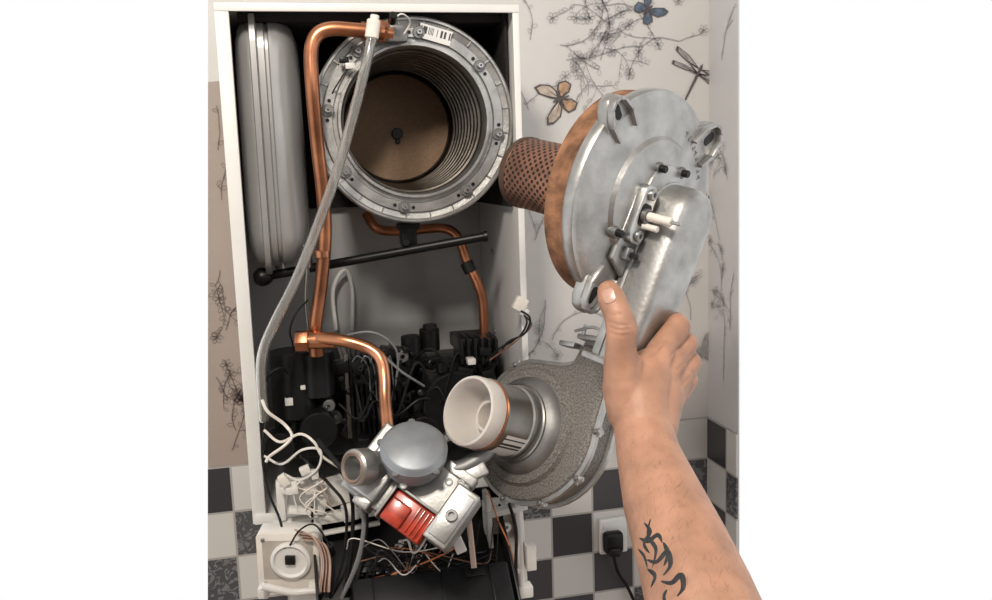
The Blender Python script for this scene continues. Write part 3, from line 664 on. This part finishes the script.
# ---------------------------------------------------------------- held burner door
G = 'burner_door'
nb = cv(.69, -.27, .67); bb = cv(.37, .93, 0); bb = (bb-nb*bb.dot(nb)).normalized(); ab = bb.cross(nb)
oB = cp(645, 202, 1.12); MB = fr(oB, ab, bb, nb)
Rb = .138
lathe('insulation_pad', [(0, -.052), (Rb*.90, -.052), (Rb*.955, -.048), (Rb*.965, -.030), (Rb*.95, -.026), (Rb*.97, -.014), (Rb*.9, -.012)], MB, RUST, G, 72)
lathe('door_plate', [(Rb*.9, -.016), (Rb*.985, -.016), (Rb, -.013), (Rb, -.003), (Rb*.985, 0), (Rb*.94, .001), (Rb*.90, .005), (Rb*.60, .009), (Rb*.57, .014), (Rb*.50, .016), (0, .016)], MB, ALU, G, 96)
lathe('burner_tube', [(0, -.215), (.038, -.215), (.046, -.212), (.049, -.207), (.049, -.046)], MB, PERF, G, 64)
lathe('burner_end_band', [(.0495, -.212), (.050, -.209), (.050, -.203), (.0492, -.202)], MB, mat('burner_band', (.12, .07, .05), .7, .5), G, 64)
lathe('burner_collar', [(.057, -.056), (.057, -.050), (.049, -.064)], MB, RUST, G, 48)
for a, sc in ((57, 1.35), (150, 1.2), (255, 1.35), (337, 1.1)):
    t = math.radians(a); Me = MB @ Matrix.Rotation(t, 4, 'Z') @ Matrix.Translation(V((Rb*1.0, 0, 0))) @ Matrix.Diagonal((sc, sc, 1, 1))
    o = [(-.030, -.024), (-.008, -.020), (.010, -.013), (.017, -.006), (.017, .006), (.010, .013), (-.008, .020), (-.030, .024)]
    prism('ear', o, -.012, .004, Me, ALU, G, .003)
    w_ = [(-.024, .014), (-.006, .016), (.010, .010), (.0145, .004), (.0145, -.004), (.010, -.010), (-.006, -.016), (-.024, -.014)]
    for p1, p2 in zip(w_, w_[1:]):
        d = V((p2[0]-p1[0], p2[1]-p1[1])); d2 = d.orthogonal().normalized()*.0016; e = d.normalized()*.0012
        prism('ear_wall', [(p1[0]-e.x+d2.x, p1[1]-e.y+d2.y), (p2[0]+e.x+d2.x, p2[1]+e.y+d2.y), (p2[0]+e.x-d2.x, p2[1]+e.y-d2.y), (p1[0]-e.x-d2.x, p1[1]-e.y-d2.y)], .002, .012, Me, ALU, G, .0006)
    prism('ear_slot', [(.0045*math.cos(i*.5236)+(.004 if math.cos(i*.5236) > 0 else -.004), .0045*math.sin(i*.5236)) for i in range(12)], .0035, .0046, Me, BLACK, G, 0)
def duct(k, e=0):
    c0, c1 = .029, .034
    s = [(c0+(.040*k)*math.cos(math.radians(a)), -.004+.040*k*math.sin(math.radians(a))) for a in range(0, 181, 12)]
    return s+[(c0+.003-.039*k, -.10), (c1-.036*k, -.20), (c1+.034*k, -.20), (c0+.003+.039*k, -.10)]
prism('duct_base', duct(1.08), .010, .022, MB, ALU, G, .003)
# duct body: lofted dome section so the face rolls over to the sides
bm = bmesh.new(); rings = []
for k_, h_ in ((1.0, .012), (1.0, .044), (.97, .053), (.90, .060), (.78, .064), (.60, .0655)):
    pts = duct(k_); rings.append([bm.verts.new((x, y, h_)) for x, y in pts])
n = len(rings[0])
for a, b in zip(rings, rings[1:]):
    for i in range(n): bm.faces.new((a[i], a[(i+1) % n], b[(i+1) % n], b[i]))
bm.faces.new(rings[-1]); bm.faces.new(rings[0][::-1])
mk('duct_body', bm, ALU, MB, G, 50)
box('duct_flange', (.033, -.203, .034), (.086, .008, .066), MB, ALU, G, .002)
prism('boss_ring', [(.004+.036*math.cos(i*.2618), .014+.038*math.sin(i*.2618)) for i in range(24)], .014, .020, MB, ALU, G, .002)
prism('boss_web', [(-.045, -.085), (-.012, -.10), (-.002, -.02), (-.045, .01)], .010, .018, MB, ALU, G, .003)
Mp = MB @ Matrix.Translation(V((-.030, -.022, .016))) @ Matrix.Rotation(math.radians(4), 4, 'Z')
prism('electrode_plate', rr(.014, .037, .010, 5), 0, .012, Mp, ALUB, G, .002)
for y_ in (-.026, .026):
    cyl('plate_screw', Mp @ V((0, y_, .012)), nb, .0070, .005, ALUB, G, 20, .001, .003)
prism('plate_recess', rr(.010, .014, .006, 5), .012, .0125, Mp, BLACK, G, 0)
cyl('electrode_base', Mp @ V((0, 0, .010)), nb, .009, .008, ALUD, G, 20)
cyl('electrode_ceramic', Mp @ V((0, 0, .018)), nb, .0055, .034, WCER, G, 20)
cyl('electrode_tip', Mp @ V((0, 0, .052)), nb, .0022, .012, ALUB, G, 12)
cyl('electrode_second', Mp @ V((.004, -.012, .010)), nb, .004, .024, WCER, G, 16)
box('earth_tag', (0, -.050, .006), (.012, .016, .010), Mp, ALUD, G, .002); box('earth_tab', (.004, -.050, .013), (.009, .007, .012), Mp, BLACK2, G, .001)
for (a, b) in ((-.022, .040), (.026, .052), (-.056, -.055)):
    cyl('boss', MB @ V((a, b, .008)), nb, .0075, .012, ALUD, G, 20); cyl('black_screw', MB @ V((a, b, .018)), nb, .0048, .010, BLACK2, G, 14)
for i in range(9):
    t = math.radians(78-i*5); Me = MB @ Matrix.Rotation(t, 4, 'Z') @ Matrix.Translation(V((Rb*.74, 0, .0072)))
    box('raised_mark', (0, 0, 0), (.008, .0014, .0010), Me, ALUD, G, 0)
    box('raised_mark_bar', (.002*(-1)**i, .0018, 0), (.0014, .004, .0010), Me, ALUD, G, 0)

# ---------------------------------------------------------------- hand and forearm
SKIN = mat('skin', (.42, .22, .14), 0, .5, .2, 32, .4, sss=.1, bscale=380)
bm = bmesh.new()
def ball(p, r):
    bmesh.ops.create_icosphere(bm, subdivisions=3, radius=r, matrix=Matrix.Translation(p))
def chain(nodes, step=.0035):
    for (p, r), (q, s) in zip(nodes, nodes[1:]):
        n = max(1, int((q-p).length/step))
        for i in range(n+1):
            t = i/n; ball(p.lerp(q, t), r+(s-r)*t)
def N(u, v, d, r): return (cp(u, v, d), r)
chain([N(643, 430, 1.035, .0335), N(650, 460, 1.01, .037), N(665, 505, .97, .045), N(683, 550, .93, .050), N(700, 598, .89, .055), N(720, 655, .85, .058), N(744, 730, .80, .058), N(760, 790, .77, .05)], .006)
# back of hand and palm
chain([N(643, 428, 1.035, .032), N(640, 400, 1.05, .034), N(648, 378, 1.066, .029)], .004)
chain([N(655, 425, 1.045, .027), N(662, 395, 1.07, .026), N(660, 362, 1.085, .019)], .004)
chain([N(660, 400, 1.07, .024), N(672, 370, 1.09, .0175)], .004)
chain([N(662, 410, 1.07, .022), N(676, 384, 1.095, .0165)], .004)
# metacarpal ridges and raised knuckles
chain([N(645, 410, 1.030, .012), N(664, 352, 1.072, .0135)], .003); chain([N(652, 412, 1.040, .012), N(675, 362, 1.080, .0135)], .003); chain([N(660, 414, 1.048, .011), N(682, 377, 1.088, .0125)], .003)
# thenar mass and web
chain([N(630, 412, 1.045, .027), N(624, 388, 1.045, .0255), N(626, 366, 1.048, .0205)], .004)
chain([N(626, 370, 1.055, .017), N(642, 364, 1.068, .0165), N(660, 358, 1.08, .017)], .004)
# thumb: saddle, knuckle, ip joint, pad
chain([N(624, 390, 1.045, .0245), N(621, 366, 1.042, .0205), N(621, 344, 1.036, .0178), N(622, 330, 1.034, .0184), N(618, 314, 1.036, .0164), N(612, 300, 1.042, .0165), N(609, 292, 1.046, .0138)], .003)
FI = {
 'index': [N(660, 352, 1.080, .0175), N(678, 327, 1.096, .0155), N(676, 322, 1.135, .0130), N(655, 322, 1.160, .0118), N(640, 325, 1.165, .0095)],
 'middle': [N(670, 364, 1.088, .0168), N(686, 344, 1.106, .0148), N(683, 338, 1.145, .0130), N(662, 338, 1.170, .0118), N(642, 341, 1.172, .0098)],
 'ring': [N(676, 379, 1.095, .0158), N(690, 362, 1.113, .0140), N(686, 356, 1.150, .0124), N(664, 356, 1.172, .0112), N(646, 358, 1.174, .0094)],
 'little': [N(677, 394, 1.095, .0146), N(688, 380, 1.113, .0124), N(685, 373, 1.145, .0112), N(666, 374, 1.165, .0100), N(652, 375, 1.166, .0085)]}
for k, nd in FI.items(): chain(nd, .003)
me = bpy.data.meshes.new('tmp'); bm.to_mesh(me); bm.free()
tmp = bpy.data.objects.new('tmp', me); S.collection.objects.link(tmp)
m1 = tmp.modifiers.new('r', 'REMESH'); m1.mode = 'VOXEL'; m1.voxel_size = .0017
m2 = tmp.modifiers.new('s', 'SMOOTH'); m2.factor = .6; m2.iterations = 6
dg = bpy.context.evaluated_depsgraph_get(); ev = bpy.data.meshes.new_from_object(tmp.evaluated_get(dg))
ev.name = 'arm_skin'; ev.materials.clear(); ev.materials.append(SKIN)
for p in ev.polygons: p.use_smooth = True
bpy.data.objects.remove(tmp)
bmt = bmesh.new(); bmt.from_mesh(ev); tree = BVHTree.FromBMesh(bmt); bmt.free()
G = 'human_arm'
def onskin(u, v, lift=0):
    d = (cp(u, v, 1)-C).normalized(); h = tree.ray_cast(C, d)
    return (h[0]+h[1]*lift, h[1]) if h[0] else (None, None)
cre = []
def crease(pts, depth=.0009, w=.0016):
    P = [onskin(*q)[0] for q in pts]; P = [p for p in P if p]
    if len(P) > 2: cre.append((smooth_pts(P, 5), depth, w))
crease([(610, 322), (618, 325), (628, 325)], .0012); crease([(610, 327), (619, 330), (630, 329)], .0012); crease([(611, 333), (620, 336), (630, 334)], .0009)
crease([(607, 312), (613, 315), (621, 314)], .0006); crease([(610, 428), (630, 434), (655, 433)], .0008, .002); crease([(612, 438), (632, 443), (658, 441)], .0007, .002)
crease([(640, 360), (652, 354), (662, 345)], .0012, .002); crease([(672, 354), (680, 347), (688, 338)], .0014, .0018); crease([(678, 369), (686, 361), (692, 354)], .0014, .0018); crease([(682, 386), (688, 379), (693, 372)], .0014, .0018)
for P, dpt, w_ in cre:
    lo = V([min(p[i] for p in P)-.008 for i in range(3)]); hi = V([max(p[i] for p in P)+.008 for i in range(3)])
    for vv in ev.vertices:
        c_ = vv.co
        if lo[0] < c_[0] < hi[0] and lo[1] < c_[1] < hi[1] and lo[2] < c_[2] < hi[2]:
            d = min((c_-p).length for p in P)
            if d < w_*2.5: vv.co = c_-vv.normal*dpt*math.exp(-(d/w_)**2)
arm = bpy.data.objects.new('hand_and_forearm', ev); S.collection.objects.link(arm); groups['human_arm'] = [arm]
NAIL = mat('finger_nail', (.50, .30, .23), 0, .3, .05, 60, 0)
q, nn = onskin(609, 296)
if q:
    d = (cp(606, 285, 1.047)-cp(613, 307, 1.040)).normalized(); y_ = (d-nn*d.dot(nn)).normalized(); x_ = y_.cross(nn)
    prism('thumb_nail', rr(.0072, .0085, .0048, 5), -.0012, .0005, fr(q, x_, y_, nn), NAIL, G, .0006)
TAT = mat('tattoo_ink', (.035, .037, .04), 0, .6, .3, 80, 0, spec=.2)
for st_, w_ in [([(642, 520), (650, 532), (644, 544), (652, 556)], .0034), ([(637, 537), (648, 541), (658, 535), (663, 545)], .0034), ([(652, 514), (648, 535), (656, 550), (651, 574)], .0030), ([(643, 558), (656, 562), (667, 552), (670, 566), (660, 580)], .0038), ([(662, 540), (668, 554), (663, 568)], .0034), ([(646, 568), (655, 576), (650, 590)], .0034), ([(657, 580), (671, 583), (681, 575), (683, 588), (674, 600)], .0038), ([(668, 588), (664, 598), (670, 610)], .003), ([(637, 548), (644, 556), (648, 570)], .0026), ([(640, 580), (646, 590), (652, 598)], .0026)]:
    P = []
    for q_ in st_:
        h, n_ = onskin(*q_)
        if h: P.append(h)
    if len(P) > 2:
        P2 = []
        for q_ in smooth_pts(P, 6):
            h = tree.find_nearest(q_); P2.append(h[0]-h[1]*w_*.84)
        sweep('tattoo_stroke', P2, lambda t, w_=w_: w_*(.6+.55*math.sin(math.pi*(.1+.8*t))), TAT, G, 12, 1)
bh = bmesh.new(); rnd = random.Random(5)
for i in range(420):
    u, v = rnd.uniform(610, 770), rnd.uniform(435, 600)
    h, n_ = onskin(u, v)
    if h is None: continue
    t = (cp(u+rnd.uniform(-6, 9), v-10, .95)-cp(u, v, .95)).normalized(); t = (t-n_*t.dot(n_)).normalized(); s = t.cross(n_)*.00010; L = rnd.uniform(.005, .010)
    a = [bh.verts.new(h+s), bh.verts.new(h-s), bh.verts.new(h+t*L*.6+n_*.0012-s*.7), bh.verts.new(h+t*L*.6+n_*.0012+s*.7)]; bh.faces.new(a)
    e = bh.verts.new(h+t*L+n_*.0012); bh.faces.new((a[3], a[2], e))
mk('arm_hair', bh, mat('hair_brown', (.16, .08, .045), 0, .6, .2, 20, 0), None, G)

# ---------------------------------------------------------------- assemble groups
bpy.context.view_layer.update()
for gname, obs in groups.items():
    pts = [o.matrix_basis @ V(c) for o in obs for c in o.bound_box]
    c = V([(min(p[i] for p in pts)+max(p[i] for p in pts))/2 for i in range(3)])
    e = bpy.data.objects.new(gname, None); S.collection.objects.link(e); e.empty_display_size = .05; e.location = c
    inv = Matrix.Translation(c).inverted()
    for o in obs: o.parent = e; o.matrix_parent_inverse = inv

# ---------------------------------------------------------------- lights
w = bpy.data.worlds.new('world'); S.world = w; w.use_nodes = True
w.node_tree.nodes['Background'].inputs[0].default_value = (1, 1, 1, 1); w.node_tree.nodes['Background'].inputs[1].default_value = 1.0
def area(n, loc, tgt, size, pw, col=(1, 1, 1)):
    l = bpy.data.lights.new(n, 'AREA'); l.energy = pw; l.size = size; l.color = col
    o = bpy.data.objects.new(n, l); S.collection.objects.link(o); o.location = loc
    o.rotation_euler = (V(tgt)-V(loc)).to_track_quat('-Z', 'Y').to_euler()
area('ceiling_lamp', (-.25, .0, 2.45), (.1, 1.5, 1.3), .22, 25, (1, .92, .82))
area('soft_fill', (.9, -.6, 2.0), (.1, 1.4, 1.4), .9, 5, (.93, .96, 1))  # added soft fill from behind the camera, no window there
